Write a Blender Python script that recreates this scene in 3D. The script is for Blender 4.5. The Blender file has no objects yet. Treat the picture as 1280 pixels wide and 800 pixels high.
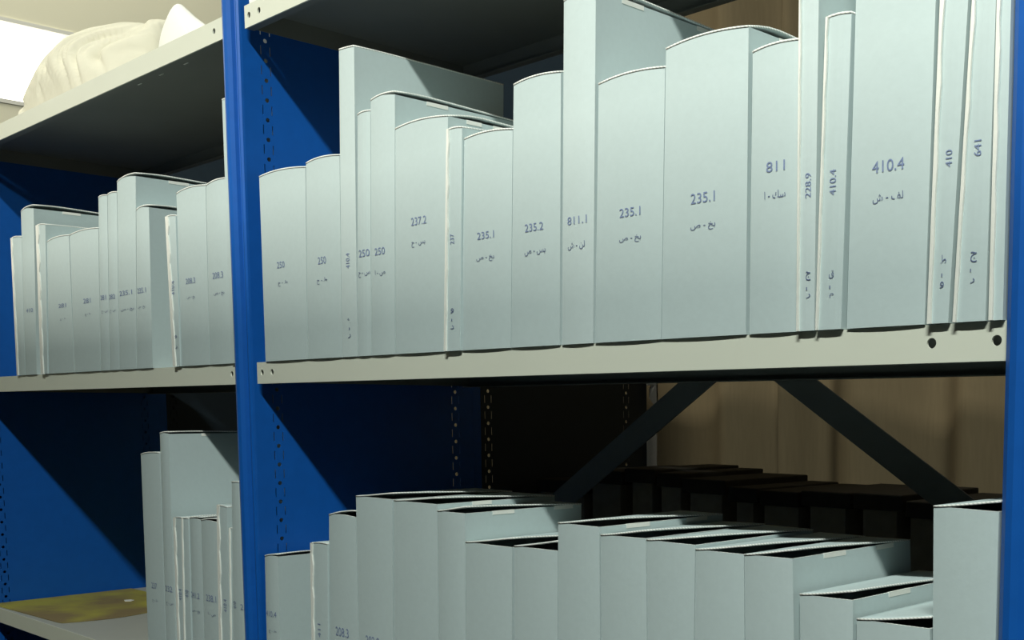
import bpy, bmesh, math, random
from mathutils import Vector, Matrix, noise

random.seed(7)
S = bpy.context.scene
COL = S.collection
ZB = 1.57                     # height of the middle shelf above the floor

# ------------------------------------------------------------------ camera
cam = bpy.data.cameras.new('camera')
cam.sensor_width = 36.0
cam.lens = 40.7602
cam.shift_x = -0.16456
cam.shift_y = 0.19767
cam.clip_start = 0.02
co = bpy.data.objects.new('camera', cam)
COL.objects.link(co)
R = Matrix(((0.738378764, -0.0650681299, 0.671239852),
            (0.674386083, 0.0719210440, -0.734867862),
            (-0.000459793, 0.995285638, 0.0969860129)))
co.matrix_world = Matrix.Translation((1.61444, -0.81854, ZB - 0.06655)) @ R.to_4x4()
S.camera = co

# ------------------------------------------------------------------ world, lamps, exposure
W = bpy.data.worlds.new('sky'); S.world = W; W.use_nodes = True
W.node_tree.nodes['Background'].inputs[0].default_value = (1.0, 0.97, 0.86, 1)
W.node_tree.nodes['Background'].inputs[1].default_value = 4.0
S.view_settings.view_transform = 'Standard'
S.view_settings.look = 'None'
S.view_settings.gamma = 1.0
S.view_settings.use_curve_mapping = False
S.view_settings.exposure = 0.0
CEIL = 4.45
# hanging tube lamps: x, y, z of the tube, length, watts
LAMPS = [('lamp over the aisle', 2.15, -1.78, 3.95, 1.2, 122.0, 0.10, (0.93, 1.0, 0.93)),
         ('lamp over the next aisle', -0.30, -3.6, 4.20, 0.66, 262.0, 0.34, (1.0, 0.975, 0.85)),
         ('added lamp for the window wall', -1.80, 0.45, 4.20, 0.9, 26.0, 0.10, (1.0, 0.985, 0.84))]  # last one is an added, unseen lamp that brightens the window wall
LIGHT_COL = (1.0, 0.985, 0.86)
for n_, x_, y_, z_, l_, e_, w_, c_ in LAMPS:
    ld = bpy.data.lights.new(n_, 'AREA'); ld.shape = 'RECTANGLE'
    ld.size = l_; ld.size_y = w_; ld.energy = e_; ld.color = c_
    lo = bpy.data.objects.new('tube_light', ld); lo.location = (x_, y_, z_ - 0.037)
    if w_ < .2 and x_ > 0: lo.rotation_euler = (math.radians(35), 0, 0)     # the fitting over the near aisle is tipped towards the racks
    COL.objects.link(lo)

# ------------------------------------------------------------------ helpers
def lin(r, g, b):
    f = lambda c: (c / 255 / 12.92) if c / 255 <= 0.04045 else ((c / 255 + 0.055) / 1.055) ** 2.4
    return (f(r), f(g), f(b), 1)

def mat(name, col, rough=0.6, metal=0.0, var=0.06, scale=30.0, bump=0.0, spec=0.3, stretch=(1, 1, 1)):
    m = bpy.data.materials.new(name); m.use_nodes = True
    nt = m.node_tree; p = nt.nodes['Principled BSDF']
    p.inputs['Roughness'].default_value = rough; p.inputs['Metallic'].default_value = metal
    p.inputs['Specular IOR Level'].default_value = spec
    tc = nt.nodes.new('ShaderNodeTexCoord'); mp = nt.nodes.new('ShaderNodeMapping')
    mp.inputs['Scale'].default_value = stretch
    nz = nt.nodes.new('ShaderNodeTexNoise'); nz.inputs['Scale'].default_value = scale
    nz.inputs['Detail'].default_value = 4
    rp = nt.nodes.new('ShaderNodeMix'); rp.data_type = 'RGBA'
    a = tuple(max(0, c * (1 - var)) for c in col[:3]) + (1,)
    b = tuple(min(1, c * (1 + var)) for c in col[:3]) + (1,)
    rp.inputs[6].default_value = a; rp.inputs[7].default_value = b
    nt.links.new(tc.outputs['Object'], mp.inputs[0]); nt.links.new(mp.outputs[0], nz.inputs[0])
    nt.links.new(nz.outputs[0], rp.inputs[0]); nt.links.new(rp.outputs[2], p.inputs['Base Color'])
    if bump:
        bp = nt.nodes.new('ShaderNodeBump'); bp.inputs['Strength'].default_value = bump
        bp.inputs['Distance'].default_value = 0.002
        nt.links.new(nz.outputs[0], bp.inputs['Height']); nt.links.new(bp.outputs[0], p.inputs['Normal'])
    return m

M = {}
M['board'] = mat('blue grey archival board', (0.535, 0.63, 0.632), 0.75, var=0.035, scale=160, bump=0.06, spec=0.15)
M['board2'] = mat('blue grey archival board, paler', (0.565, 0.655, 0.655), 0.75, var=0.035, scale=160, bump=0.06, spec=0.15)
M['core'] = mat('white board core', (0.86, 0.86, 0.80), 0.8, var=0.05, scale=300, spec=0.1)
M['paint'] = mat('cream grey shelf paint', (0.72, 0.735, 0.625), 0.45, var=0.03, scale=12, spec=0.3)
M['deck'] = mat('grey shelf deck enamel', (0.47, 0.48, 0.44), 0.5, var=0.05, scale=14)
M['under'] = mat('shelf underside with painted shade', (0.20, 0.205, 0.185), 0.6, var=0.08, scale=14)  # shade below the shelves is put into this darker colour
M['shadeblue'] = mat('rear upright enamel with painted shade', (0.022, 0.036, 0.05), 0.5, var=0.1, scale=60)  # rear panels coloured near black to stand for the shade between racks
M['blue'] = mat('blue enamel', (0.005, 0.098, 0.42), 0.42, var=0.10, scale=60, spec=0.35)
M['strap'] = mat('dark grey brace steel', (0.19, 0.205, 0.20), 0.6, var=0.1, scale=30)
M['greypost'] = mat('pale grey post paint', (0.42, 0.41, 0.38), 0.6, var=0.08, scale=20)
M['ink'] = mat('blue stamp ink', (0.22, 0.275, 0.44), 0.8, var=0.35, scale=900, spec=0.05)
M['inkdark'] = mat('dark blue stamp ink', (0.15, 0.185, 0.31), 0.8, var=0.35, scale=900, spec=0.05)
M['wall'] = mat('tan wall paint', (0.84, 0.81, 0.63), 0.85, var=0.03, scale=4)
M['ceil'] = mat('grey ceiling', (0.07, 0.068, 0.06), 0.9, var=0.02, scale=4)
M['floor'] = mat('grey floor', (0.035, 0.035, 0.033), 0.6, var=0.1, scale=8)
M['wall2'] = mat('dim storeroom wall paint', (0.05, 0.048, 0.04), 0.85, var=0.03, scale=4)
M['curtain'] = mat('brown curtain cloth', (0.135, 0.105, 0.062), 0.9, var=0.12, scale=25, stretch=(6, 6, 0.6), spec=0.05)
M['cloth'] = mat('cream cotton cloth', (0.70, 0.675, 0.55), 0.9, var=0.04, scale=40, bump=0.1, spec=0.1)
M['white'] = mat('white paper', (0.88, 0.88, 0.82), 0.85, var=0.02, scale=40, spec=0.1)
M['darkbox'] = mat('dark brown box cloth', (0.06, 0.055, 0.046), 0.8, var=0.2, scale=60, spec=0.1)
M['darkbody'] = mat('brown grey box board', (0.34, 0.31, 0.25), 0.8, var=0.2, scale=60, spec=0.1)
M['frame'] = mat('white window frame paint', (0.8, 0.79, 0.72), 0.5, var=0.02)
M['steel'] = mat('lamp housing enamel', (0.75, 0.75, 0.72), 0.4, var=0.02)
M['rust'] = mat('bolt steel', (0.10, 0.10, 0.095), 0.45, metal=0.6, var=0.2)

def fluted():
    m = bpy.data.materials.new('white corrugated board edge'); m.use_nodes = True
    nt = m.node_tree; p = nt.nodes['Principled BSDF']; p.inputs['Roughness'].default_value = 0.85
    tc = nt.nodes.new('ShaderNodeTexCoord')
    sep = nt.nodes.new('ShaderNodeSeparateXYZ'); add = nt.nodes.new('ShaderNodeMath'); add.operation = 'ADD'
    sc = nt.nodes.new('ShaderNodeMath'); sc.operation = 'MULTIPLY'; sc.inputs[1].default_value = 1500
    sn = nt.nodes.new('ShaderNodeMath'); sn.operation = 'SINE'
    add2 = nt.nodes.new('ShaderNodeMath'); add2.operation = 'ADD'
    mr = nt.nodes.new('ShaderNodeMapRange'); mr.inputs[1].default_value = -0.7; mr.inputs[2].default_value = 0.2
    mx = nt.nodes.new('ShaderNodeMix'); mx.data_type = 'RGBA'
    mx.inputs[6].default_value = (0.62, 0.66, 0.63, 1); mx.inputs[7].default_value = (0.90, 0.90, 0.85, 1)
    L = nt.links.new
    L(tc.outputs['Object'], sep.inputs[0]); L(sep.outputs[0], add.inputs[0]); L(sep.outputs[1], add.inputs[1])
    L(add.outputs[0], add2.inputs[0]); L(sep.outputs[2], add2.inputs[1])
    L(add2.outputs[0], sc.inputs[0]); L(sc.outputs[0], sn.inputs[0]); L(sn.outputs[0], mr.inputs[0])
    L(mr.outputs[0], mx.inputs[0]); L(mx.outputs[2], p.inputs['Base Color'])
    return m
M['flute'] = fluted()

def emit(name, col, s):
    m = bpy.data.materials.new(name); m.use_nodes = True
    p = m.node_tree.nodes['Principled BSDF']
    p.inputs['Base Color'].default_value = (0.8, 0.8, 0.8, 1)
    p.inputs['Emission Color'].default_value = col + (1,); p.inputs['Emission Strength'].default_value = s
    return m
M['tube'] = emit('glowing lamp tube', LIGHT_COL, 6.0)

def glass():
    m = bpy.data.materials.new('window glass'); m.use_nodes = True
    nt = m.node_tree; nt.nodes.remove(nt.nodes['Principled BSDF'])
    a = nt.nodes.new('ShaderNodeBsdfTransparent'); g = nt.nodes.new('ShaderNodeBsdfGlossy'); g.inputs[1].default_value = 0.05
    mx = nt.nodes.new('ShaderNodeMixShader'); mx.inputs[0].default_value = 0.06
    nt.links.new(a.outputs[0], mx.inputs[1]); nt.links.new(g.outputs[0], mx.inputs[2])
    nt.links.new(mx.outputs[0], nt.nodes['Material Output'].inputs[0])
    return m
M['glass'] = glass()

def link(name, bm, mats, parent=None, smooth=False, merge=0.0):
    if merge: bmesh.ops.remove_doubles(bm, verts=bm.verts, dist=merge)
    me = bpy.data.meshes.new(name); bm.to_mesh(me); bm.free()
    for m in (mats if isinstance(mats, (list, tuple)) else [mats]): me.materials.append(m)
    if smooth:
        for p in me.polygons: p.use_smooth = True
    o = bpy.data.objects.new(name, me); COL.objects.link(o)
    if parent is not None:
        o.parent = parent
        o.matrix_parent_inverse = Matrix.Translation(-Vector(parent.location))
    return o

def thing(name, label, cat, loc=(0, 0, 0), group=None):
    o = bpy.data.objects.new(name, None); o.empty_display_size = 0.02
    COL.objects.link(o); o.location = loc
    o['label'] = label; o['category'] = cat
    if group: o['group'] = group
    return o

def tag(o, label, cat, group=None):
    o['label'] = label; o['category'] = cat
    if group: o['group'] = group
    return o

def struct(o):
    o['kind'] = 'structure'; return o

def box(bm, x0, x1, y0, y1, z0, z1, bev=0.0, mi=0):
    r = bmesh.ops.create_cube(bm, size=1.0)
    vs = r['verts']
    for v in vs:
        v.co = Vector(((x0 + x1) / 2 + v.co.x * (x1 - x0), (y0 + y1) / 2 + v.co.y * (y1 - y0), (z0 + z1) / 2 + v.co.z * (z1 - z0)))
    fs = set(f for v in vs for f in v.link_faces)
    for f in fs: f.material_index = mi
    if bev:
        es = list(set(e for v in vs for e in v.link_edges))
        bmesh.ops.bevel(bm, geom=es, offset=bev, segments=2, affect='EDGES', profile=0.5)
    return bm

def boxes(*args, bev=0.0):
    bm = bmesh.new()
    for a in args: box(bm, *a, bev=bev)
    return bm

def prism(bm, pts, z0, z1):
    """closed outline pts (x, y) extruded from z0 to z1"""
    lo = [bm.verts.new((x, y, z0)) for x, y in pts]; hi = [bm.verts.new((x, y, z1)) for x, y in pts]
    n = len(pts)
    for i in range(n): bm.faces.new((lo[i], lo[(i + 1) % n], hi[(i + 1) % n], hi[i]))
    bm.faces.new(lo[::-1]); bm.faces.new(hi)
    bmesh.ops.recalc_face_normals(bm, faces=bm.faces)
    return bm

def ring(bm, f, a0, a1, b0, b1, hole):
    """rectangle a0..a1 x b0..b1 with an opening; hole = list of (a, b); f maps (a, b) to 3-D"""
    n = len(hole)
    ca, cb = (a0 + a1) / 2, (b0 + b1) / 2
    outer = []
    for (a, b) in hole:
        da, db = a - ca, b - cb
        t = min((a1 - ca) / abs(da) if abs(da) > 1e-9 else 1e9, (b1 - cb) / abs(db) if abs(db) > 1e-9 else 1e9)
        outer.append((ca + da * t, cb + db * t))
    hv = [bm.verts.new(f(a, b)) for a, b in hole]; ov = [bm.verts.new(f(a, b)) for a, b in outer]
    for i in range(n):
        j = (i + 1) % n
        corner = None
        (ax, ay), (bx, by) = outer[i], outer[j]
        on = lambda v, w: abs(v - w) < 1e-7
        if not (on(ax, bx) and (on(ax, a0) or on(ax, a1))) and not (on(ay, by) and (on(ay, b0) or on(ay, b1))):
            cxx = ax if (on(ax, a0) or on(ax, a1)) else bx
            cyy = ay if (on(ay, b0) or on(ay, b1)) else by
            corner = bm.verts.new(f(cxx, cyy))
        bm.faces.new((hv[i], ov[i]) + ((corner,) if corner else ()) + (ov[j], hv[j]))

def circ(ca, cb, r, n=16):
    return [(ca + r * math.cos(2 * math.pi * (k + 0.5) / n), cb + r * math.sin(2 * math.pi * (k + 0.5) / n)) for k in range(n)]

def quad(bm, f, a0, a1, b0, b1):
    bm.faces.new([bm.verts.new(f(a, b)) for a, b in ((a0, b0), (a1, b0), (a1, b1), (a0, b1))])

def solid(o, t, off=0.0, rim=0):
    m = o.modifiers.new('sheet', 'SOLIDIFY'); m.thickness = t; m.offset = off
    if rim: m.material_offset_rim = rim
    return o

# ------------------------------------------------------------------ the room
X0, X1, Y0, Y1 = -2.4, 4.6, -8.0, 2.6
struct(link('floor', boxes((X0 - .1, X1 + .1, Y0 - .1, Y1 + .1, -0.1, 0)), M['floor']))
struct(link('ceiling', boxes((X0 - .1, X1 + .1, Y0 - .1, Y1 + .1, CEIL, CEIL + .1)), M['ceil']))
struct(link('wall_back', boxes((X0 - .1, X1 + .1, Y1, Y1 + .1, 0, CEIL)), M['wall2']))
struct(link('wall_front', boxes((X0 - .1, X1 + .1, Y0 - .1, Y0, 0, CEIL)), M['wall2']))
struct(link('wall_right', boxes((X1, X1 + .1, Y0, Y1, 0, CEIL)), M['wall2']))
wy0, wy1, wz0, wz1 = -0.55, 0.72, ZB + 0.873, ZB + 1.13
struct(link('wall_left', boxes((X0 - .1, X0, Y0, wy0, 0, CEIL), (X0 - .1, X0, wy1, Y1, 0, CEIL),
                               (X0 - .1, X0, wy0, wy1, 0, wz0), (X0 - .1, X0, wy0, wy1, wz1, CEIL)), M['wall']))
wf = struct(link('window_1', boxes((X0 - .03, X0 + .004, wy0, wy1, wz0, wz0 + .012), (X0 - .03, X0 + .004, wy0, wy1, wz1 - .012, wz1),
                                   (X0 - .03, X0 + .004, wy0, wy0 + .012, wz0 + .012, wz1 - .012), (X0 - .03, X0 + .004, wy1 - .012, wy1, wz0 + .012, wz1 - .012)), M['frame']))
link('window_pane', boxes((X0 - .008, X0 - .004, wy0 + .01, wy1 - .01, wz0 + .01, wz1 - .01)), M['glass'], wf)
# lamp fittings
for k, (n_, x_, y_, z_, l_, e_, w_, c_) in enumerate(LAMPS):
    t = thing('ceiling_lamp', ['long tube lamp hanging over the near aisle', 'long tube lamp hanging beyond the opposite shelving', 'added unseen tube lamp brightening the window wall'][k], 'lamp', (x_, y_, z_))
    bm = bmesh.new(); prism(bm, [(y_ - .02 - w_ / 2, z_), (y_ + .02 + w_ / 2, z_), (y_ + .04, z_ + .06), (y_ - .04, z_ + .06)], x_ - l_ / 2 - .03, x_ + l_ / 2 + .03)
    for v in bm.verts: v.co = Vector((v.co.z, v.co.x, v.co.y))
    bmesh.ops.recalc_face_normals(bm, faces=bm.faces)
    link('housing', bm, M['steel'], t)
    for dy in ((0,) if w_ < .2 else (-.12, 0, .12)):
        bm = bmesh.new(); bmesh.ops.create_cone(bm, cap_ends=True, segments=14, radius1=.016, radius2=.016, depth=l_ - .04,
            matrix=Matrix.Translation((x_, y_ + dy, z_ - .017)) @ Matrix.Rotation(math.pi / 2, 4, 'Y'))
        link('tube', bm, M['tube'], t, smooth=True)
    for s in (-1, 1):
        link('hanger_rod', boxes((x_ + s * l_ * .35 - .006, x_ + s * l_ * .35 + .006, y_ - .006, y_ + .006, z_ + .06, CEIL)), M['steel'], t)

# ------------------------------------------------------------------ the racks
DEPTH = 0.372
PITCH = 1.2
PW = 0.042                    # width of an upright
def hole_columns(bm, x, y0, y1, z0, z1, cols, pitch=0.0272):
    f = lambda a, b: (x, a, b)
    nz = int(round((z1 - z0) / pitch)); pz = (z1 - z0) / nz
    cuts = [y0]
    for c in cols: cuts += [c - .0095, c - .0042, c + .0042, c + .0095]
    cuts.append(y1)
    for i in range(nz):
        b0, b1 = z0 + i * pz, z0 + (i + 1) * pz; bc = (b0 + b1) / 2
        for k in range(len(cuts) - 1):
            a0, a1 = cuts[k], cuts[k + 1]
            q = k % 4
            if q == 0: quad(bm, f, a0, a1, b0, b1)
            elif q == 2: ring(bm, f, a0, a1, b0, b1, circ((a0 + a1) / 2, bc, .0031, 10))
            else:
                ac = (a0 + a1) / 2; hw, hh = .0008, .0062
                slot(bm, f, a0, a1, b0, b1, ac, hw, hh)

def slot(bm, f, a0, a1, b0, b1, ac, hw, hh):
    """a strip with a half slot at its foot and one at its head, so slots join across cells"""
    for (p0, p1, q0, q1) in ((a0, ac - hw, b0, b0 + hh), (ac + hw, a1, b0, b0 + hh), (a0, a1, b0 + hh, b1 - hh),
                             (a0, ac - hw, b1 - hh, b1), (ac + hw, a1, b1 - hh, b1)):
        quad(bm, f, p0, p1, q0, q1)

UP_TOP = ZB + 0.503
def upright(x, label):
    t = thing('shelf_upright', label, 'shelf post', (x, 0, 0), 'blue uprights of the front racks')
    prof = [(0, .014), (0, .001), (.002, -.005), (.007, -.009), (.013, -.0105), (.019, -.009), (.0235, -.0045), (.025, .0005),
            (.028, .002), (.031, .001), (.033, -.0025), (.038, -.004), (.0415, -.002), (PW, .001), (PW, .014)]
    bm = bmesh.new(); prism(bm, [(x + a, b) for a, b in prof], 0.0, UP_TOP)
    link('front_post', bm, M['blue'], t)
    xx = x + PW - .0008
    bm = bmesh.new(); hole_columns(bm, xx, .014, .388, .0, UP_TOP - .012, [.036, .352])
    solid(link('side_panel', bm, M['blue'], t, merge=1e-5), .0012)
    link('rear_post', boxes((x, x + PW, .388, .4035, 0, UP_TOP - .012)), M['blue'], t)
    if x < -1: link('end_panel', boxes((x, x + .0012, .014, .388, 0, UP_TOP - .012)), M['blue'], t)
    # the rack standing back to back behind it
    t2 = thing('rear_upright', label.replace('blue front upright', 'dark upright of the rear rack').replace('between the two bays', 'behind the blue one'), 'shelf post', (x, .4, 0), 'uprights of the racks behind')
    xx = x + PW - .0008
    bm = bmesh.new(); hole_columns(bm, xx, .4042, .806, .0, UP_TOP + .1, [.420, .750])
    solid(link('side_panel', bm, M['shadeblue'], t2, merge=1e-5), .0012)
    if x < -1: link('end_panel', boxes((x, x + .0012, .4042, .806, 0, UP_TOP + .1)), M['shadeblue'], t2)
    bm = bmesh.new()
    f = lambda a, b: (a, .8125, b)
    quad(bm, f, x - .0, x + .064, 0, ZB - .10)
    ring(bm, f, x - .0, x + .064, ZB - .10, ZB - .02, [(x + .060, ZB - .040), (x + .060, ZB - .062), (x + .044, ZB - .044), (x + .044, ZB - .026)])
    quad(bm, f, x - .0, x + .064, ZB - .02, UP_TOP + .1)
    p = solid(link('rear_post', bm, M['greypost'], t2, merge=1e-5), .004); p['label'] = 'pale grey rear post with a notch'
upright(0.0, 'blue front upright in the middle, between the two bays')
upright(1.2005, 'blue front upright at the right edge of the picture')
upright(-1.2, 'blue front upright at the far left end of the left bay')

def shelf(xa, xb, z, holes, label, group):
    """deck with a turned-down lip; z = top of the deck"""
    t = thing('metal_shelf', label, 'shelf', ((xa + xb) / 2, 0, z), group)
    bm = boxes((xa, xb, .0022, DEPTH, z - .003, z))
    bm.normal_update()
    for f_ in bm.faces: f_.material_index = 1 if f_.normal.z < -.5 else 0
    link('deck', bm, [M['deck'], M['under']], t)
    bm = bmesh.new(); f = lambda a, b: (a, .0011, b)
    zt, zb = z, z - .030
    cur = xa
    for hx in sorted(holes):
        if hx - .0105 > cur + 1e-5: quad(bm, f, cur, hx - .0105, zb, zt)
        ring(bm, f, max(cur, hx - .0105), hx + .0105, zb, zt, circ(hx, (zt + zb) / 2 + .0005, .0042, 18)); cur = hx + .0105
    quad(bm, f, cur, xb, zb, zt)
    solid(link('front_lip', bm, M['paint'], t, merge=1e-5), .0022)
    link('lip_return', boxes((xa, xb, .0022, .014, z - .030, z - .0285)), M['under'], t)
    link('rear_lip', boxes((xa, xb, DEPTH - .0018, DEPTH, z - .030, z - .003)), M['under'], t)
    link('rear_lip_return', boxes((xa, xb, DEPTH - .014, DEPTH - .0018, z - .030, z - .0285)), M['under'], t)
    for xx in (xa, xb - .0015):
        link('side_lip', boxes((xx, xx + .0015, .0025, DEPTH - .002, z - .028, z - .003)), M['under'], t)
    return t
RX0, RX1 = PW + .012, 1.1985
LX0, LX1 = -1.2 + PW + .004, -.0015
GR, GL = 'cream steel shelves of the right bay', 'cream steel shelves of the left bay'
shelf(RX0, RX1, ZB + .4862, [.066, .094, 1.135, 1.18], 'cream steel shelf at the top of the right bay, seen from below', GR)
shelf(LX0, LX1, ZB + .4862, [-1.14, -1.09, -.036], 'cream steel top shelf of the left bay, carrying the cloth bundle', GL)
shelf(RX0, RX1, ZB, [.068, .096, 1.136, 1.192], 'cream middle shelf of the right bay under the tall grey boxes', GR)
shelf(LX0, LX1, ZB, [-1.14, -1.09, -.021], 'cream middle shelf of the left bay under the grey boxes', GL)
shelf(RX0, RX1, ZB - .485, [.068, .096, 1.136, 1.186], 'lower shelf of the right bay, mostly below the picture', GR)
shelf(LX0, LX1, ZB - .485, [-1.14, -1.09, -.021], 'lower cream shelf of the left bay, half empty with a stained yellow liner', GL)
# shelf of the rack behind
t = thing('metal_shelf', 'shelf of the rack behind, carrying the dark lidded boxes', 'shelf', (.62, .6, ZB - .46))
link('deck', boxes((.068, 1.196, .42, .80, ZB - .463, ZB - .46)), M['paint'], t)
link('front_lip', boxes((.068, 1.196, .418, .42, ZB - .49, ZB - .46)), M['paint'], t)
link('rear_lip', boxes((.068, 1.196, .80, .802, ZB - .49, ZB - .46)), M['paint'], t)

# cross brace between the two racks
def strap(bm, xa, za, xb, zb, y, w=.037, th=.0025):
    d = Vector((xb - xa, 0, zb - za)).normalized(); n = Vector((-d.z, 0, d.x)) * w / 2
    a, b = Vector((xa, y, za)), Vector((xb, y, zb))
    vs = []
    for yy in (0, th):
        o = Vector((0, yy, 0)); vs += [bm.verts.new(a + n + o), bm.verts.new(b + n + o), bm.verts.new(b - n + o), bm.verts.new(a - n + o)]
    for q in ((0, 1, 2, 3), (4, 5, 6, 7), (0, 1, 5, 4), (1, 2, 6, 5), (2, 3, 7, 6), (3, 0, 4, 7)): bm.faces.new([vs[i] for i in q])
    bmesh.ops.recalc_face_normals(bm, faces=bm.faces)
t = thing('cross_brace', 'dark grey steel cross brace behind the right bay', 'brace', (.618, .4, ZB + .024))
for s, yy in ((1, .3975), (-1, .4005)):
    bm = bmesh.new(); strap(bm, .618 - .57, ZB + .024 - s * .36, .618 + .57, ZB + .024 + s * .36, yy); link('strap', bm, M['strap'], t)
bm = bmesh.new(); bmesh.ops.create_cone(bm, cap_ends=True, segments=6, radius1=.009, radius2=.009, depth=.014, matrix=Matrix.Translation((.618, .4, ZB + .024)) @ Matrix.Rotation(math.pi / 2, 4, 'X'))
link('bolt', bm, M['rust'], t)

# ------------------------------------------------------------------ curtain behind
bm = bmesh.new(); n = 220; ph = 0.0; prev = None
for i in range(n + 1):
    u = i / n; x = -1.5 + 3.6 * u
    ph = x * 24 + 1.8 * math.sin(x * 5.1) + 1.0 * math.sin(x * 11.7 + 1)
    y = 1.42 + 0.044 * math.sin(ph) + .008 * math.sin(ph * 1.7 + 1) + .02 * math.sin(x * 6)
    c = [bm.verts.new((x, y + .01 * math.sin(z_ * 3 + x * 9), z_)) for z_ in (.03, .8, 1.4, 1.8, 2.3, 3.0, 3.6)]
    if prev:
        for k in range(len(c) - 1): bm.faces.new((prev[k], c[k], c[k + 1], prev[k + 1]))
    prev = c
cu = solid(link('curtain', bm, M['curtain'], smooth=True), .002)
tag(cu, 'brown pleated curtain hanging behind the racks', 'curtain')
tag(link('curtain_rail', boxes((-1.6, 2.2, 1.41, 1.435, 3.6, 3.63), (-1.58, -1.55, 1.415, 1.43, 3.63, CEIL), (2.1, 2.13, 1.415, 1.43, 3.63, CEIL)), M['steel']), 'pale rail above the brown curtain', 'curtain rail')

# ------------------------------------------------------------------ shelving across the aisle (behind the camera)
t = thing('opposite_shelving', 'tall grey shelving across the aisle, behind the viewer', 'shelving', (1.0, -1.8, 0))
OT = ZB + 1.23
link('back_panel', boxes((-2.2, 4.2, -1.985, -1.975, .05, OT)), M['strap'], t)
for k in range(6): link('side_panel', boxes((-2.2 + k * 1.28 - .01, -2.2 + k * 1.28 + .01, -1.97, -1.6, 0, OT)), M['blue'], t)
for z in (.1, .6, 1.1, 1.6, 2.1, OT - .03):
    for k in range(5): link('shelf_board', boxes((-2.2 + k * 1.28 + .012, -2.2 + (k + 1) * 1.28 - .012, -1.97, -1.6, z, z + .03)), M['strap'], t)

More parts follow.
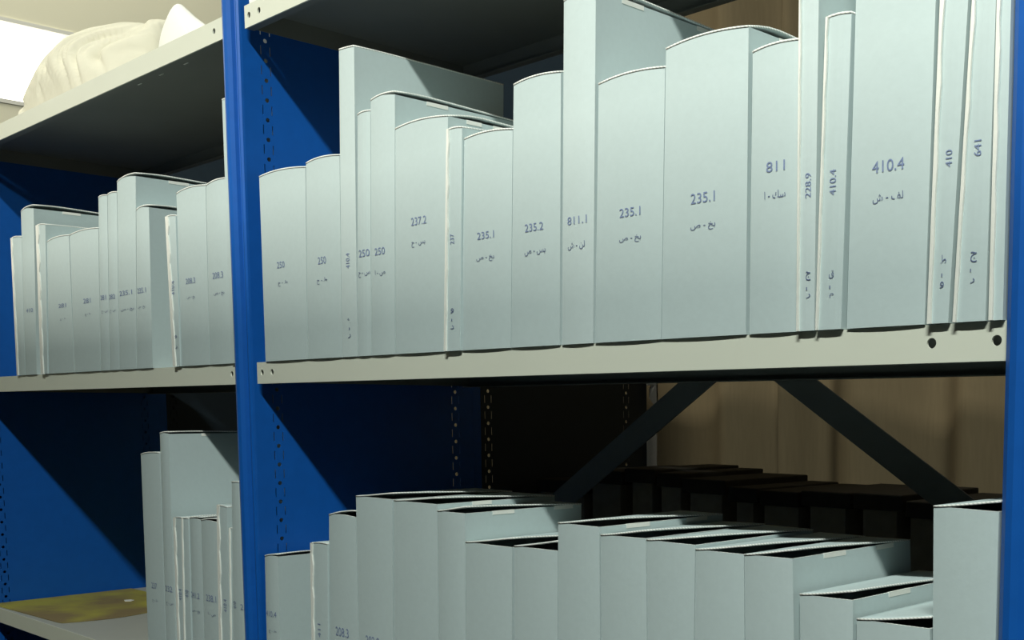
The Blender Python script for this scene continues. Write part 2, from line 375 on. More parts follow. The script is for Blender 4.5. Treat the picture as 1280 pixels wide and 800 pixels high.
# ------------------------------------------------------------------ archive boxes
# x bottom-left, bottom-right, top-left, top-right, top height left, right (from the middle shelf), y of the spine
TABLE = {
    'B1': (0.0829, 0.1946, 0.0828, 0.2046, 0.2527, 0.2489, -0.0020),
    'B2': (0.1956, 0.2791, 0.2065, 0.2875, 0.2537, 0.2523, -0.0020),
    'B3': (0.2800, 0.3155, 0.2929, 0.3269, 0.3797, 0.3775, -0.0020),
    'B4': (0.3164, 0.3467, 0.3307, 0.3589, 0.2946, 0.2950, -0.0020),
    'B5': (0.3476, 0.3983, 0.3603, 0.4112, 0.3073, 0.3046, -0.0020),
    'B6': (0.3996, 0.4992, 0.4105, 0.5139, 0.2651, 0.2628, -0.0020),
    'B7': (0.5035, 0.5311, 0.5168, 0.5428, 0.2470, 0.2457, -0.0045),
    'B8': (0.5320, 0.6183, 0.5431, 0.6270, 0.2331, 0.2304, -0.0020),
    'B9': (0.6195, 0.6981, 0.6296, 0.7044, 0.2758, 0.2747, -0.0020),
    'B10': (0.7016, 0.7487, 0.7100, 0.7566, 0.3430, 0.3433, -0.0020),
    'B11': (0.7519, 0.8434, 0.7597, 0.8494, 0.2528, 0.2515, -0.0020),
    'B12': (0.8443, 0.9481, 0.8507, 0.9496, 0.2679, 0.2666, -0.0020),
    'B13': (0.9520, 1.0053, 0.9544, 1.0055, 0.2442, 0.2445, -0.0020),
    'B14': (1.0079, 1.0250, 1.0075, 1.0266, 0.3350, 0.3350, -0.0045),
    'B15': (1.0279, 1.0525, 1.0350, 1.0590, 0.2550, 0.2540, -0.0045),
    'B16': (1.0567, 1.1305, 1.0627, 1.1362, 0.3350, 0.3350, -0.0020),
    'B17': (1.1354, 1.1528, 1.1432, 1.1678, 0.3250, 0.3250, -0.0045),
    'B18': (1.1579, 1.1845, 1.1720, 1.1875, 0.3220, 0.3220, -0.0045),
    'B19': (1.1880, 1.1985, 1.1885, 1.1985, 0.3180, 0.3180, -0.0040),
    'L1': (-0.8931, -0.8537, -0.8868, -0.8334, 0.2640, 0.2617, -0.0020),
    'L2': (-0.8516, -0.7923, -0.8291, -0.7632, 0.3091, 0.3068, -0.0020),
    'L3': (-0.7597, -0.7317, -0.7460, -0.7034, 0.2733, 0.2714, -0.0040),
    'L4': (-0.7307, -0.6075, -0.7058, -0.6013, 0.2401, 0.2417, -0.0020),
    'L5': (-0.6056, -0.4914, -0.5977, -0.4705, 0.2413, 0.2407, -0.0020),
    'L6': (-0.4897, -0.4523, -0.4644, -0.4279, 0.2905, 0.2900, -0.0020),
    'L7': (-0.4507, -0.4126, -0.4262, -0.3889, 0.2905, 0.2904, -0.0020),
    'L8': (-0.4110, -0.3442, -0.3861, -0.3137, 0.3068, 0.3062, -0.0020),
    'L9': (-0.3426, -0.2818, -0.3169, -0.2705, 0.2539, 0.2523, -0.0020),
    'L10': (-0.1994, -0.1790, -0.2049, -0.1736, 0.2300, 0.2289, -0.0040),
    'L11': (-0.1781, -0.0855, -0.1719, -0.0757, 0.2613, 0.2615, -0.0020),
    'L12': (-0.0842, -0.0126, -0.0743, -0.0126, 0.2608, 0.2634, -0.0020),
    'L13': (-0.0117, -0.0008, -0.0117, -0.0008, 0.3720, 0.3720, -0.0040),
    'C1': (-0.3460, -0.2792, -0.3422, -0.2714, -0.1403, -0.1359, -0.0020),
    'C2': (-0.2777, -0.2426, -0.2664, -0.2339, -0.1042, -0.1051, -0.0020),
    'C3': (-0.2260, -0.2062, -0.2221, -0.1937, -0.2378, -0.2360, -0.0040),
    'C3b': (-0.2053, -0.1819, -0.1928, -0.1734, -0.2372, -0.2358, -0.0040),
    'C4': (-0.1810, -0.1425, -0.1725, -0.1349, -0.2349, -0.2362, -0.0020),
    'C5': (-0.1414, -0.0897, -0.1338, -0.0797, -0.2361, -0.2363, -0.0020),
    'C6': (-0.0849, -0.0547, -0.0723, -0.0442, -0.2090, -0.2111, -0.0040),
    'C7': (-0.0537, -0.0493, -0.0405, -0.0349, -0.2423, -0.2419, -0.0020),
    'C8': (-0.0483, -0.0010, -0.0299, -0.0010, -0.1731, -0.1725, -0.0020),
    'D1': (0.0560, 0.0942, 0.0610, 0.0985, -0.2749, -0.2735, -0.0020),
    'D2': (0.1865, 0.2230, 0.1941, 0.2344, -0.2460, -0.2444, -0.0040),
    'D3': (0.2239, 0.2983, 0.2372, 0.3012, -0.2050, -0.2047, -0.0020),
    'D4': (0.2992, 0.3750, 0.3035, 0.3851, -0.1766, -0.1774, -0.0020),
    'D5': (0.3779, 0.4722, 0.3888, 0.4779, -0.1778, -0.1784, -0.0020),
    'D6': (0.4731, 0.5246, 0.4787, 0.5318, -0.1855, -0.1861, -0.0020),
    'D7': (0.5255, 0.6090, 0.5320, 0.6157, -0.2186, -0.2187, -0.0020),
    'D8': (0.6142, 0.6870, 0.6195, 0.6913, -0.2164, -0.2163, -0.0020),
    'D9': (0.6884, 0.7551, 0.6927, 0.7561, -0.1858, -0.1865, -0.0020),
    'D10': (0.7573, 0.8249, 0.7580, 0.8224, -0.1939, -0.1932, -0.0020),
    'D11': (0.8258, 0.8827, 0.8234, 0.8874, -0.1939, -0.1948, -0.0020),
    'D12': (0.8836, 0.9514, 0.8883, 0.9471, -0.1982, -0.1986, -0.0020),
    'D13': (0.9524, 1.0126, 0.9480, 1.0024, -0.1982, -0.1978, -0.0020),
    'D14': (1.0157, 1.0717, 1.0110, 1.0665, -0.2280, -0.2278, -0.0020),
    'D15': (1.0738, 1.1466, 1.0708, 1.1410, -0.2428, -0.2427, -0.0020),
    'D16': (1.1477, 1.1985, 1.1420, 1.1985, -0.1430, -0.1446, -0.0020),
}
# printed marks: kind, text, x, z of the centre, width, height, turned
TEXTS = {
    'B1': [('n', '250', 0.1365, 0.129, 0.0202, 0.0085, 0), ('a', 'HT', 0.1402, 0.1042, 0.0255, 0.0074, 0)],
    'B2': [('n', '250', 0.2415, 0.126, 0.0194, 0.0091, 0), ('a', 'HT', 0.24, 0.1, 0.0253, 0.0082, 0)],
    'B3': [('n', '410.4', 0.301, 0.1204, 0.0083, 0.0188, 1), ('a', 'v:ain', 0.2999, 0.0456, 0.0065, 0.006, 0), ('a', 'v:dash', 0.3003, 0.0356, 0.0019, 0.003, 0), ('a', 'v:ra', 0.2999, 0.0265, 0.0065, 0.005, 0)],
    'B4': [('n', '250', 0.3386, 0.1265, 0.0231, 0.0087, 0), ('a', 'HS', 0.3373, 0.1007, 0.025, 0.0068, 0)],
    'B5': [('n', '250', 0.3737, 0.1257, 0.0224, 0.0086, 0), ('a', 'SA', 0.3733, 0.0998, 0.0224, 0.0077, 0)],
    'B6': [('n', '237.2', 0.4561, 0.1532, 0.0301, 0.0091, 0), ('a', 'HS2', 0.4543, 0.1267, 0.0271, 0.0064, 0)],
    'B7': [('n', '237', 0.5218, 0.1255, 0.0074, 0.0115, 1), ('a', 'v:waw', 0.5192, 0.0456, 0.006, 0.0054, 0), ('a', 'v:dash', 0.5182, 0.0352, 0.0015, 0.0027, 0), ('a', 'v:dal', 0.5187, 0.0271, 0.006, 0.0045, 0)],
    'B8': [('n', '235.1', 0.5801, 0.1244, 0.0294, 0.0078, 0), ('a', 'SB', 0.5787, 0.0994, 0.031, 0.0069, 0)],
    'B9': [('n', '235.2', 0.6615, 0.1246, 0.0296, 0.0082, 0), ('a', 'SBS', 0.6623, 0.0984, 0.0335, 0.0058, 0)],
    'B10': [('n', '811.1', 0.7279, 0.1248, 0.0287, 0.0079, 0), ('a', 'SHL', 0.7264, 0.0995, 0.0252, 0.008, 0)],
    'B11': [('n', '235.1', 0.8039, 0.1242, 0.0284, 0.0084, 0), ('a', 'SB', 0.8038, 0.0984, 0.0296, 0.0069, 0)],
    'B12': [('n', '235.1', 0.8979, 0.1266, 0.0293, 0.0093, 0), ('a', 'SB', 0.898, 0.1007, 0.0303, 0.0072, 0)],
    'B13': [('n', '811', 0.9818, 0.143, 0.0201, 0.0088, 0), ('a', 'ASK', 0.9811, 0.1193, 0.0228, 0.0068, 0)],
    'B14': [('n', '228.9', 1.018, 0.1218, 0.0058, 0.0205, 1), ('a', 'v:jim', 1.0189, 0.0465, 0.005, 0.0074, 0), ('a', 'v:dash', 1.0174, 0.0358, 0.0011, 0.0027, 0), ('a', 'v:ra', 1.0191, 0.0297, 0.0042, 0.0037, 0)],
    'B15': [('n', '410.4', 1.0433, 0.1212, 0.0064, 0.0208, 1), ('a', 'v:qaf', 1.0428, 0.046, 0.0049, 0.0066, 0), ('a', 'v:dash', 1.0414, 0.0355, 0.0011, 0.0026, 0), ('a', 'v:mim', 1.0431, 0.0288, 0.0041, 0.0033, 0)],
    'B16': [('n', '410.4', 1.0954, 0.128, 0.0299, 0.0094, 0), ('a', 'SHLF', 1.0955, 0.1029, 0.0285, 0.0076, 0)],
    'B17': [('n', '410', 1.151, 0.1253, 0.0055, 0.0126, 1), ('a', 'v:ta', 1.148, 0.0494, 0.0049, 0.0067, 0), ('a', 'v:dash', 1.1469, 0.0373, 0.0009, 0.0025, 0), ('a', 'v:waw', 1.1471, 0.0299, 0.0035, 0.0049, 0)],
    'B18': [('n', '641', 1.1752, 0.1295, 0.006, 0.0118, 1), ('a', 'v:jim', 1.174, 0.049, 0.0054, 0.0078, 0), ('a', 'v:dash', 1.1716, 0.039, 0.0009, 0.0024, 0), ('a', 'v:ra', 1.1732, 0.0311, 0.0037, 0.0036, 0)],
    'L2': [('n', '410', -0.8077, 0.1217, 0.0334, 0.0075, 0)],
    'L4': [('n', '281', -0.6439, 0.121, 0.0339, 0.0071, 0), ('a', 'HT', -0.6434, 0.0966, 0.0264, 0.005, 0)],
    'L5': [('n', '281', -0.5302, 0.1224, 0.0315, 0.0082, 0), ('a', 'HT', -0.5296, 0.099, 0.0245, 0.0055, 0)],
    'L6': [('n', '281', -0.4611, 0.1235, 0.0234, 0.008, 0), ('a', 'HS', -0.4573, 0.0991, 0.0234, 0.0053, 0)],
    'L7': [('n', '282', -0.4247, 0.1225, 0.0261, 0.0079, 0), ('a', 'HS', -0.4242, 0.0985, 0.0228, 0.0053, 0)],
    'L8': [('n', '235.1', -0.3695, 0.1254, 0.0502, 0.0077, 0), ('a', 'SB', -0.3663, 0.0979, 0.0502, 0.0058, 0)],
    'L9': [('n', '235.1', -0.3077, 0.1251, 0.033, 0.0082, 0), ('a', 'SB', -0.3106, 0.0985, 0.0271, 0.0057, 0)],
    'L10': [('n', '410.4', -0.1905, 0.1206, 0.0097, 0.0218, 1), ('a', 'v:waw', -0.1879, 0.0459, 0.0069, 0.0049, 0), ('a', 'v:ra', -0.188, 0.0299, 0.0069, 0.0049, 0)],
    'L11': [('n', '208.3', -0.1331, 0.1275, 0.0317, 0.0083, 0), ('a', 'SB', -0.134, 0.1025, 0.0265, 0.0053, 0)],
    'L12': [('n', '208.3', -0.0456, 0.1291, 0.0321, 0.0092, 0), ('a', 'SB', -0.044, 0.1025, 0.0321, 0.0063, 0)],
    'C1': [('n', '237', -0.3094, -0.3564, 0.02, 0.0095, 0), ('a', 'HT', -0.3089, -0.3818, 0.0201, 0.0068, 0)],
    'C2': [('n', '232', -0.2555, -0.3561, 0.0237, 0.0093, 0), ('a', 'HS', -0.255, -0.3811, 0.0238, 0.0053, 0)],
    'C3': [('n', '410.4', -0.2109, -0.3603, 0.0101, 0.0183, 1)],
    'C3b': [('n', '410', -0.1872, -0.3565, 0.0113, 0.0116, 1)],
    'C4': [('n', '241.2', -0.1619, -0.3565, 0.0305, 0.009, 0), ('a', 'SB', -0.1614, -0.3819, 0.0277, 0.0058, 0)],
    'C5': [('n', '238.1', -0.108, -0.3556, 0.0319, 0.0101, 0), ('a', 'SA', -0.1075, -0.3805, 0.024, 0.0063, 0)],
    'C6': [('n', '410.4', -0.0596, -0.3611, 0.009, 0.0197, 1)],
    'C8': [('n', '410', -0.0326, -0.357, 0.01, 0.011, 1), ('n', '25', -0.0068, -0.3577, 0.0148, 0.0085, 0)],
    'D1': [('n', '410.4', 0.0759, -0.3574, 0.0299, 0.0082, 0), ('a', 'HT', 0.0787, -0.3826, 0.0207, 0.0059, 0)],
    'D2': [('n', '411', 0.2087, -0.3643, 0.0072, 0.0188, 1)],
    'D3': [('n', '208.3', 0.2636, -0.3597, 0.0314, 0.0119, 0)],
    'D4': [('n', '202.9', 0.3353, -0.3618, 0.0313, 0.0115, 0)],
}
AR = {'HT': '\ufea1 - \ufec1', 'HS': '\ufea1 - \ufeb1', 'HS2': '\ufea1 - \ufeb2\ufe91', 'SA': '\ufe8d - \ufeb9', 'SB': '\ufeb9 - \ufea6\ufe91',
      'SBS': '\ufeb9 - \ufeb2\ufe91', 'SHL': '\ufeb5 - \ufee6\ufedf', 'ASK': '\ufe8d - \ufeda\ufeb3', 'SHLF': '\ufeb5 - \ufed2\ufedf',
      'v:ain': '\ufec9', 'v:ra': '\ufead', 'v:waw': '\ufeed', 'v:dal': '\ufea9', 'v:jim': '\ufe9d', 'v:qaf': '\ufed5', 'v:mim': '\ufee1', 'v:ta': '\ufec1', 'v:dash': 'l'}
_tc = {}
def text_mesh(s):
    """unit-box triangles of a string"""
    if s in _tc: return _tc[s]
    c = bpy.data.curves.new('t', 'FONT'); c.body = s; c.resolution_u = 4
    o = bpy.data.objects.new('t', c); COL.objects.link(o)
    me = bpy.data.meshes.new_from_object(o); bpy.data.objects.remove(o)
    xs = [v.co.x for v in me.vertices]; ys = [v.co.y for v in me.vertices]
    x0, x1, y0, y1 = min(xs), max(xs), min(ys), max(ys)
    r = ([((v.co.x - x0) / (x1 - x0) - .5, (v.co.y - y0) / (y1 - y0) - .5) for v in me.vertices], [tuple(p.vertices) for p in me.polygons])
    _tc[s] = r; return r

def sharp(bm):
    for e in bm.edges:
        if len(e.link_faces) == 2 and e.calc_face_angle(0) > .6: e.smooth = False

def archive_box(key, label, group, depth=.19, bulge=.0022, dome=.003, lift=.007, front_lift=.06, tab=True, edge=0.0, lid=True, board='board'):
    xbl, xbr, xtl, xtr, ztl, ztr, y = TABLE[key]
    z0 = ZB + (0.0 if key[0] in 'BL' else -.485) + .0004
    ztl += ZB; ztr += ZB
    w = xtr - xtl
    bulge = min(bulge, w * .07); dome = min(dome, w * .03)
    depth = min(depth, DEPTH - .03)
    def F(u, v):
        z = z0 + v * (ztl + (ztr - ztl) * u - z0)
        x = (xbl + (xbr - xbl) * u) * (1 - v) + (xtl + (xtr - xtl) * u) * v
        hump = 4 * u * (1 - u)
        return Vector((x, y - bulge * hump * (.45 + .55 * v), z + dome * hump * v * v))
    def Bk(u, v):
        p = F(u, v); p.y = y + depth; p.z = z0 + v * (ztl + (ztr - ztl) * u - z0); return p
    t = thing('archive_box', label, 'box', ((xbl + xbr) / 2, y + depth / 2, z0), group)
    # case: spine, two sides, back and bottom of one folded board, open at the top
    bm = bmesh.new(); NU, NV = (10, 6) if w > .03 else (4, 4)
    fr = [[bm.verts.new(F(i / NU, j / NV)) for i in range(NU + 1)] for j in range(NV + 1)]
    bk = [[bm.verts.new(Bk(i, j / NV)) for i in (0, 1)] for j in range(NV + 1)]
    for j in range(NV):
        for i in range(NU): bm.faces.new((fr[j][i], fr[j][i + 1], fr[j + 1][i + 1], fr[j + 1][i]))
        bm.faces.new((fr[j][NU], bk[j][1], bk[j + 1][1], fr[j + 1][NU]))
        bm.faces.new((bk[j][0], fr[j][0], fr[j + 1][0], bk[j + 1][0]))
        bm.faces.new((bk[j][1], bk[j][0], bk[j + 1][0], bk[j + 1][1]))
    bm.faces.new([fr[0][i] for i in range(NU, -1, -1)] + [bk[0][0], bk[0][1]])
    sharp(bm)
    case = link('case', bm, [M[board], M['flute']], t)
    solid(case, min(.0022, w * .2), -1, rim=1)
    # lid flap bowing up a little over the right-hand side
    if lid:
        lx = min(lift, w * .16)
        def lf(u, v):
            g = (front_lift + (1 - front_lift) * math.sin(math.pi / 2 * min(1, v / .25))) * (1 - .93 * v ** 1.2)
            return (-.0010 if front_lift < .2 else -.0015) + lx * (u ** 1.15) * g
        bm = bmesh.new(); NL = 14
        gv = []
        for j in range(NL + 1):
            v = j / NL; row = []
            for i in range(NU + 1):
                u = i / NU
                p = F(u, 1).lerp(Bk(u, 1), v)
                if j == 0: p.y -= .0004
                p.z = p.z + lf(u, v)
                row.append(bm.verts.new(p))
            gv.append(row)
        for j in range(NL):
            for i in range(NU): bm.faces.new((gv[j][i], gv[j][i + 1], gv[j + 1][i + 1], gv[j + 1][i])).smooth = True
        solid(link('lid', bm, [M[board], M['flute']], t), .0018, 1, rim=1)
    if tab:
        for (a, b) in (((.22, .36),) if tab is True else tab):
            p0 = F(1, 1).lerp(Bk(1, 1), a); p1 = F(1, 1).lerp(Bk(1, 1), b)
            bm = boxes((p0.x - .0012, p0.x + .0004, p0.y, p1.y, min(p0.z, p1.z) - .0042, min(p0.z, p1.z) + .0004))
            link('closure_tab', bm, M['core'], t)
    if edge:
        # raw white board edge standing proud along the left of the spine
        bm = bmesh.new(); n = 16; pr = []
        for j in range(n + 1):
            v = j / n; p = F(0, v)
            wv = edge * (1 + .22 * math.sin(j * 2.1 + xbl * 90) * (.4 + v))
            ww = min(wv, w * .45)
            pr.append([bm.verts.new(q) for q in ((p.x - .0002, y - .0022, p.z), (p.x + ww, y - .0026, p.z), (p.x + ww, y + .0015, p.z), (p.x - .0002, y + .0015, p.z))])
        for j in range(n):
            for k in range(4): bm.faces.new((pr[j][k], pr[j][(k + 1) % 4], pr[j + 1][(k + 1) % 4], pr[j + 1][k]))
        bm.faces.new(pr[0][::-1]); bm.faces.new(pr[-1])
        bmesh.ops.recalc_face_normals(bm, faces=bm.faces)
        link('board_edge', bm, M['core'], t)['label'] = 'raw white edge of the board'
    # printed number and letters on the spine
    groups = {'call_number': [], 'author_mark': []}
    for (k, s, cx, cz, tw, th, rot) in TEXTS.get(key, []):
        groups['call_number' if k == 'n' else 'author_mark'].append((s if k == 'n' else AR[s], cx, cz + ZB, tw, th, rot))
    for nm, items in groups.items():
        if not items: continue
        bm = bmesh.new()
        for (s, cx, cz, tw, th, rot) in items:
            vs, fs = text_mesh(s); out = []
            for (a, b) in vs:
                if rot: a, b = -b, a
                X_, Z_ = cx + a * tw, cz + b * th
                v = (Z_ - z0) / (ztl - z0)
                xl = xbl + (xtl - xbl) * v; xr = xbr + (xtr - xbr) * v
                u = min(1, max(0, (X_ - xl) / (xr - xl)))
                p = F(u, v); out.append(bm.verts.new((X_, p.y - .0005, Z_)))
            for f in fs:
                try: bm.faces.new([out[i] for i in f])
                except ValueError: pass
        link(nm, bm, M['ink'] if nm == 'call_number' else M['inkdark'], t)
    return t

GB = 'grey archive boxes on the middle shelf of the right bay'
for key, label, kw in (
    ('B1', 'grey archive box printed 250 standing against the blue upright on the middle shelf', dict(tab=False)),
    ('B2', 'second grey box printed 250 from the blue upright, slightly taller than its neighbour', dict(tab=False)),
    ('B3', 'tall narrow grey box rising far above its neighbours, right of the two low 250 boxes', dict(depth=.233, lid=True, lift=.001, tab=False, bulge=.001, dome=0)),
    ('B4', 'narrow grey box printed 250 pressed against the tall plain narrow box', dict(tab=False)),
    ('B5', 'grey box printed 250 with a bowed white-edged lid, left of the 237.2 box', dict(depth=.225, lift=.0075, front_lift=.55, tab=((.2, .34),))),
    ('B6', 'wide grey archive box printed 237.2', dict(depth=.215, tab=((.12, .22), (.3, .42)))),
    ('B7', 'thin grey case with a raw white left edge, right of the 237.2 box', dict(edge=0.0038, depth=.18, tab=False, lid=True, lift=.002, bulge=.001)),
    ('B8', 'low grey box printed 235.1 right of the thin white-edged case', dict(tab=False)),
    ('B9', 'grey archive box printed 235.2', dict(tab=False)),
    ('B10', 'tall narrow grey box printed 811.1 reaching the top of the picture', dict(depth=.24, lift=.008, tab=((.15, .28), (.62, .76)))),
    ('B11', 'grey box printed 235.1 directly right of the tall 811.1 box', dict(tab=False)),
    ('B12', 'widest grey box printed 235.1, left of the box printed 811', dict(lift=.008, depth=.2)),
    ('B13', 'grey archive box printed 811 without decimals', dict(tab=False, lift=.003)),
    ('B14', 'thin tall grey case printed 228.9 sideways, with a white left edge', dict(edge=0.0018, tab=False, lift=.001, bulge=.001)),
    ('B15', 'thin leaning grey case printed 410.4 sideways, shorter than its neighbours', dict(edge=0.0020, tab=False, lift=.001, bulge=.001, depth=.17)),
    ('B16', 'wide tall grey box printed 410.4 upright near the right end', dict(tab=False)),
    ('B17', 'thin grey case printed 410 sideways, right of the wide 410.4 box', dict(edge=0.0030, tab=False, lift=.001, bulge=.001)),
    ('B18', 'thin grey case printed 641 with a ragged white left edge', dict(edge=0.0026, tab=False, lift=.001, bulge=.001)),
    ('B19', 'last thin grey case squeezed against the right blue upright', dict(edge=0.0030, tab=False, lift=.001, bulge=.001)),
): archive_box(key, label, GB, **{**dict(board='board2' if key in ('B3', 'B10', 'B14') else 'board'), **kw})

GLB = 'grey archive boxes on the middle shelf of the left bay'
for key, label, kw in (
    ('L1', 'leftmost thin grey case with a white edge on the left bay middle shelf', dict(edge=0.0090, tab=False)),
    ('L2', 'grey box with a bowed lid second from the left end of the left bay', dict(lift=.010, front_lift=.7, depth=.23)),
    ('L3', 'thin grey case with a bright white edge in front of a bowed-lid box, left bay', dict(edge=0.0130, tab=False, lift=.001, bulge=.001)),
    ('L4', 'low wide grey box printed 281 just right of the bright white-edged thin case', dict(tab=False, dome=.0025)),
    ('L5', 'wide grey box printed 281 left of the two narrow boxes, left bay', dict(tab=False, dome=.0025)),
    ('L6', 'narrow grey box printed 281, the left one of a narrow pair', dict(tab=False)),
    ('L7', 'narrow grey box printed 282, the right one of a narrow pair', dict(tab=False)),
    ('L8', 'tallest grey box with a bowed lid in the middle of the left bay', dict(lift=.009, front_lift=.6, depth=.24)),
    ('L9', 'shorter grey box with its right side showing, right of the tallest left-bay box', dict(lift=.007, front_lift=.6, tab=False, depth=.18)),
    ('L10', 'thin grey case with a slanting white edge left of the 208.3 boxes', dict(edge=0.0090, tab=False, lift=.001, bulge=.001)),
    ('L11', 'grey box printed 208.3, the left one of two on the middle shelf', dict(tab=False)),
    ('L12', 'grey box printed 208.3, the right one of two near the blue upright', dict(tab=False)),
    ('L13', 'very thin tall grey case squeezed beside the middle blue upright', dict(tab=False, lift=.0008, bulge=0, dome=0)),
): archive_box(key, label, GLB, **kw)

GC = 'grey archive boxes on the lower shelf of the left bay'
for key, label, kw in (
    ('C1', 'grey box next to the empty liner, leftmost on the lower left shelf', dict(tab=False, lift=.001)),
    ('C2', 'tallest grey box with a bowed lid and wide right side on the lower left shelf', dict(lift=.011, front_lift=.8, depth=.24, tab=((.22, .28),))),
    ('C3', 'low thin grey case with a white edge in front of the tallest lower-left box', dict(edge=0.0065, tab=False, lift=.001, bulge=.001)),
    ('C3b', 'second low thin grey case with a fine white edge, lower left shelf', dict(edge=0.0030, tab=False, lift=.001, bulge=.001)),
    ('C4', 'low grey box printed 241.2 with a raised lid on the lower left shelf', dict(lift=.010, tab=False, front_lift=.8)),
    ('C5', 'low grey box printed 238.1 with a raised lid, lower left shelf', dict(lift=.009, tab=False, front_lift=.7)),
    ('C6', 'thin grey case with a long white edge standing higher than the 238.1 box', dict(edge=0.0075, tab=False, lift=.001, bulge=.001, depth=.12)),
    ('C7', 'thinnest grey case, barely a slit wide, on the lower left shelf', dict(edge=0.0020, tab=False, lift=.0008, bulge=0, dome=0, depth=.12)),
    ('C8', 'grey box half hidden by the middle upright on the lower left shelf', dict(tab=False, lift=.008)),
): archive_box(key, label, GC, **kw)

GD = 'grey archive boxes on the lower shelf of the right bay'
hi = dict(lift=.0085, front_lift=1.0, dome=0.0)
for key, label, kw in (
    ('D1', 'low grey box with an open lid nearest the blue upright, lower right shelf', dict(lift=.009, front_lift=.7, depth=.20, tab=((.28, .42),))),
    ('D2', 'thin grey case with a white left edge, second on the lower right shelf', dict(edge=0.0055, tab=False, lift=.001, bulge=.001)),
    ('D3', 'grey box printed 208.3 on the lower shelf, left of the tall pair', dict(lift=.009, front_lift=1.0, tab=False)),
    ('D4', 'grey box with a lifted lid, left one of the tall lower-shelf pair', dict(tab=False, **hi)),
    ('D5', 'grey box with a white-tabbed side, right one of the tall lower-shelf pair', dict(depth=.185, tab=((.28, .44),), **hi)),
    ('D6', 'narrower grey box with white tabs on its side, right of the tall pair', dict(depth=.182, tab=((.22, .40), (.75, .92)), **hi)),
    ('D7', 'low gaping grey box, left one of the low lower-shelf pair', dict(lift=.011, front_lift=1.0, tab=False, dome=0.0)),
    ('D8', 'low gaping grey box, right one of the low lower-shelf pair', dict(lift=.011, front_lift=1.0, tab=False, dome=0.0)),
    ('D9', 'higher grey box rising over the low pair, lower right shelf', dict(depth=.195, tab=((.2, .38), (.68, .86)), **hi)),
    ('D10', 'grey box first right of the higher one, with a smooth lid', dict(tab=False, **hi)),
    ('D11', 'grey box second right of the higher one, lower right shelf', dict(tab=False, **hi)),
    ('D12', 'grey box directly left of the one showing its lit right side', dict(tab=((.26, .44),), depth=.2, **hi)),
    ('D13', 'grey lower-shelf box showing its lit right side and white tabs', dict(tab=((.24, .42), (.68, .84)), depth=.197, **hi)),
    ('D14', 'shorter tabbed grey box, second left of the tall last box', dict(tab=((.28, .46), (.74, .9)), depth=.2, **hi)),
    ('D15', 'shortest grey box with a gaping lid, beside the tall last box', dict(lift=.010, front_lift=1.0, tab=False, dome=0.0)),
    ('D16', 'tall last grey box against the right blue upright on the lower shelf', dict(tab=False, **hi)),
): archive_box(key, label, GD, **kw)

# ------------------------------------------------------------------ dark boxes on the rack behind
GK = 'dark lidded boxes on the rack behind'
ORD = ['widest', 'second', 'third', 'fourth', 'fifth', 'sixth', 'seventh', 'eighth', 'ninth', 'tenth', 'eleventh']
spans = [(.072, .19, -.186), (.195, .285, -.166), (.289, .357, -.161), (.361, .41, -.165), (.414, .502, -.172), (.507, .562, -.181),
         (.567, .636, -.183), (.641, .724, -.180), (.729, .806, -.179), (.811, .90, -.186), (.905, 1.0, -.183)]
for i, (a, b, zt) in enumerate(spans):
    lab = 'dark lidded box at the left end of the rack behind, by the dark panel' if i == 0 else '%s dark lidded box from the left on the rack behind' % ORD[i]
    t = thing('lidded_box', lab, 'box', ((a + b) / 2, .6, ZB - .46), GK)
    g = .012 if i % 3 else .004
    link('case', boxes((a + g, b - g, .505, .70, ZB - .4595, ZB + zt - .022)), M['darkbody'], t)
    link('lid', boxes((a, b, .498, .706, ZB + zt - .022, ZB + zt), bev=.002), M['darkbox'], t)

# ------------------------------------------------------------------ things lying on the shelves
zs = ZB - .485
bm = bmesh.new(); NX, NY = 24, 10
def liner(u, v):
    xa, xb = -1.150, -.80 + .02 * math.sin(v * 5)
    yb = .30; ya = .004 + .016 * u + .17 * max(0, u - .98)
    p = Vector((xa + (xb - xa) * u, ya + (yb - ya) * v, zs + .0012 + .0006 * math.sin(u * 9) * math.sin(v * 7)))
    return p
g = [[bm.verts.new(liner(i / NX, j / NY)) for i in range(NX + 1)] for j in range(NY + 1)]
for j in range(NY):
    for i in range(NX): bm.faces.new((g[j][i], g[j][i + 1], g[j + 1][i + 1], g[j + 1][i]))
m = mat('yellowed liner paper', (0.34, 0.27, 0.10), 0.8, var=0.35, scale=9, spec=0.1)
nt = m.node_tree
tc = nt.nodes.new('ShaderNodeTexCoord'); n2 = nt.nodes.new('ShaderNodeTexNoise'); n2.inputs['Scale'].default_value = 7; n2.inputs['Detail'].default_value = 6
cr = nt.nodes.new('ShaderNodeValToRGB'); cr.color_ramp.elements[0].position = .40; cr.color_ramp.elements[1].position = .62
cr.color_ramp.elements[0].color = (0.46, 0.42, 0.09, 1); cr.color_ramp.elements[1].color = (0.28, 0.215, 0.11, 1)
nt.links.new(tc.outputs['Object'], n2.inputs[0]); nt.links.new(n2.outputs[0], cr.inputs[0])
nt.links.new(cr.outputs[0], nt.nodes['Principled BSDF'].inputs['Base Color'])
tag(solid(link('shelf_liner', bm, m), .0012), 'stained yellow-brown paper liner lying on the empty lower left shelf', 'liner')
bm = bmesh.new()
pts = [(-.978, .213), (-.962, .209), (-.955, .219), (-.962, .228), (-.975, .226)]
prism(bm, pts, zs + .0026, zs + .0040)
tag(link('paper_scrap', bm, M['white']), 'tiny white paper scrap on the yellow liner', 'paper scrap')

# little white marks on the underside of the top left shelf
ts = [o for o in COL.objects if o.name.startswith('metal_shelf') and 'cloth bundle' in o.get('label', '')][0]
for x in (-.334, -.2545, -.169):
    link('white_mark', boxes((x - .002, x + .012, .0165, .0185, ZB + .4862 - .0310, ZB + .4862 - .0303)), M['white'], ts)['label'] = 'small white mark under the lip'

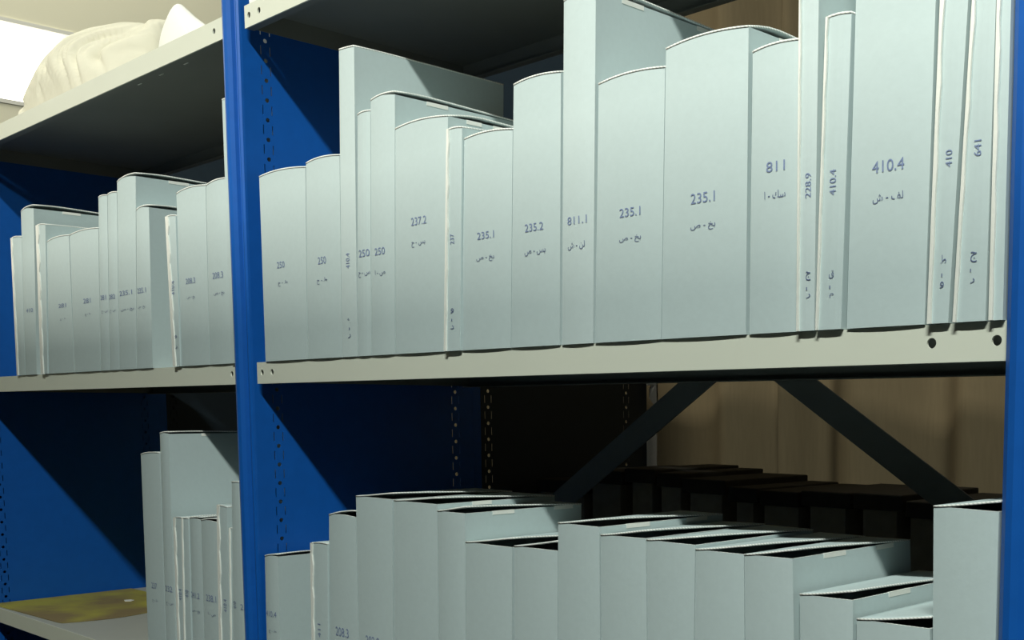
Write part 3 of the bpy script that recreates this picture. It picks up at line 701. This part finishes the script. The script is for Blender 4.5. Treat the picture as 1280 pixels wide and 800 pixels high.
# cloth bundle on the top shelf
def bundle(name, prof, yc, hd, m, seed, fold, nx=170, na=70):
    zb = ZB + .4866; bm = bmesh.new()
    xs = [p[0] for p in prof]
    def h(x):
        for (a, ha), (b, hb) in zip(prof, prof[1:]):
            if a <= x <= b:
                s = (x - a) / (b - a); return ha + (hb - ha) * s
        return 0
    rows = []
    for i in range(nx + 1):
        x = xs[0] + (xs[-1] - xs[0]) * i / nx
        d = .004
        H = (h(x) * 2 + h(max(xs[0], x - d)) + h(min(xs[-1], x + d))) / 4
        e = math.sqrt(max(.02, 1 - (2 * i / nx - 1) ** 4))
        row = []
        for j in range(na + 1):
            a = math.pi * j / na
            cy, cz = -math.cos(a), math.sin(a) ** .75
            q = Vector((x * 4 + seed, a * .8, .3))
            r2 = noise.noise(q * 1.7)
            s = x * 15 + 2.4 * noise.noise(Vector((x * 3, a * 1.1, seed))) + (a - 1.3) * (.9 if x < -.8 else -1.1)
            r = noise.noise(Vector((s, a * .35, seed)))
            r3 = noise.noise(Vector((s * 2.3 + 5, a * .5, seed + 3)))
            crease = -max(0, 1 - abs(r) * 4.5) ** 2 - .5 * max(0, 1 - abs(r3) * 5) ** 2
            k = 1 + fold * .26 * crease * min(1, 2.2 * math.sin(a)) * (.35 + .65 * abs(math.cos(a))) + fold * .12 * r2
            row.append(bm.verts.new((x + .004 * r2, yc + cy * hd * e * k, zb + H * min(cz * (1 + (k - 1) * (1 - .75 * cz)), 1.02))))
        rows.append(row)
    for i in range(nx):
        for j in range(na): bm.faces.new((rows[i][j], rows[i + 1][j], rows[i + 1][j + 1], rows[i][j + 1]))
        bm.faces.new((rows[i][0], rows[i][na], rows[i + 1][na], rows[i + 1][0]))
    bm.faces.new(rows[0]); bm.faces.new(rows[-1][::-1])
    bmesh.ops.recalc_face_normals(bm, faces=bm.faces)
    o = link(name, bm, m, smooth=True)
    return o
b1 = bundle('cloth_bundle', [(-1.055, .0), (-1.035, .05), (-1.0, .09), (-.96, .120), (-.92, .142), (-.87, .164), (-.825, .174), (-.75, .177), (-.64, .165), (-.585, .150), (-.55, .146), (-.53, .145), (-.505, .138), (-.495, .10), (-.490, .0)],
            .155, .125, M['cloth'], 1.3, .85)
tag(b1, 'cream cloth bundle with soft folds on the top left shelf', 'cloth bundle')
b2 = bundle('paper_sack', [(-.486, .0), (-.480, .105), (-.455, .122), (-.4227, .143), (-.375, .112), (-.326, .085), (-.29, .06), (-.27, .03), (-.262, .0)], .13, .03, M['white'], 8.1, .10)
tag(b2, 'white pointed sack corner behind the cream cloth bundle', 'sack')
p = thing('paper_parcel', 'white paper parcel on the top shelf behind the middle blue upright', 'parcel', (-.11, .16, ZB + .4866))
link('wrapping', boxes((-.206, -.004, .10, .28, ZB + .4866, ZB + .562), bev=.004), M['white'], p)
link('flap', boxes((-.150, -.060, .098, .1005, ZB + .50, ZB + .556)), M['white'], p)
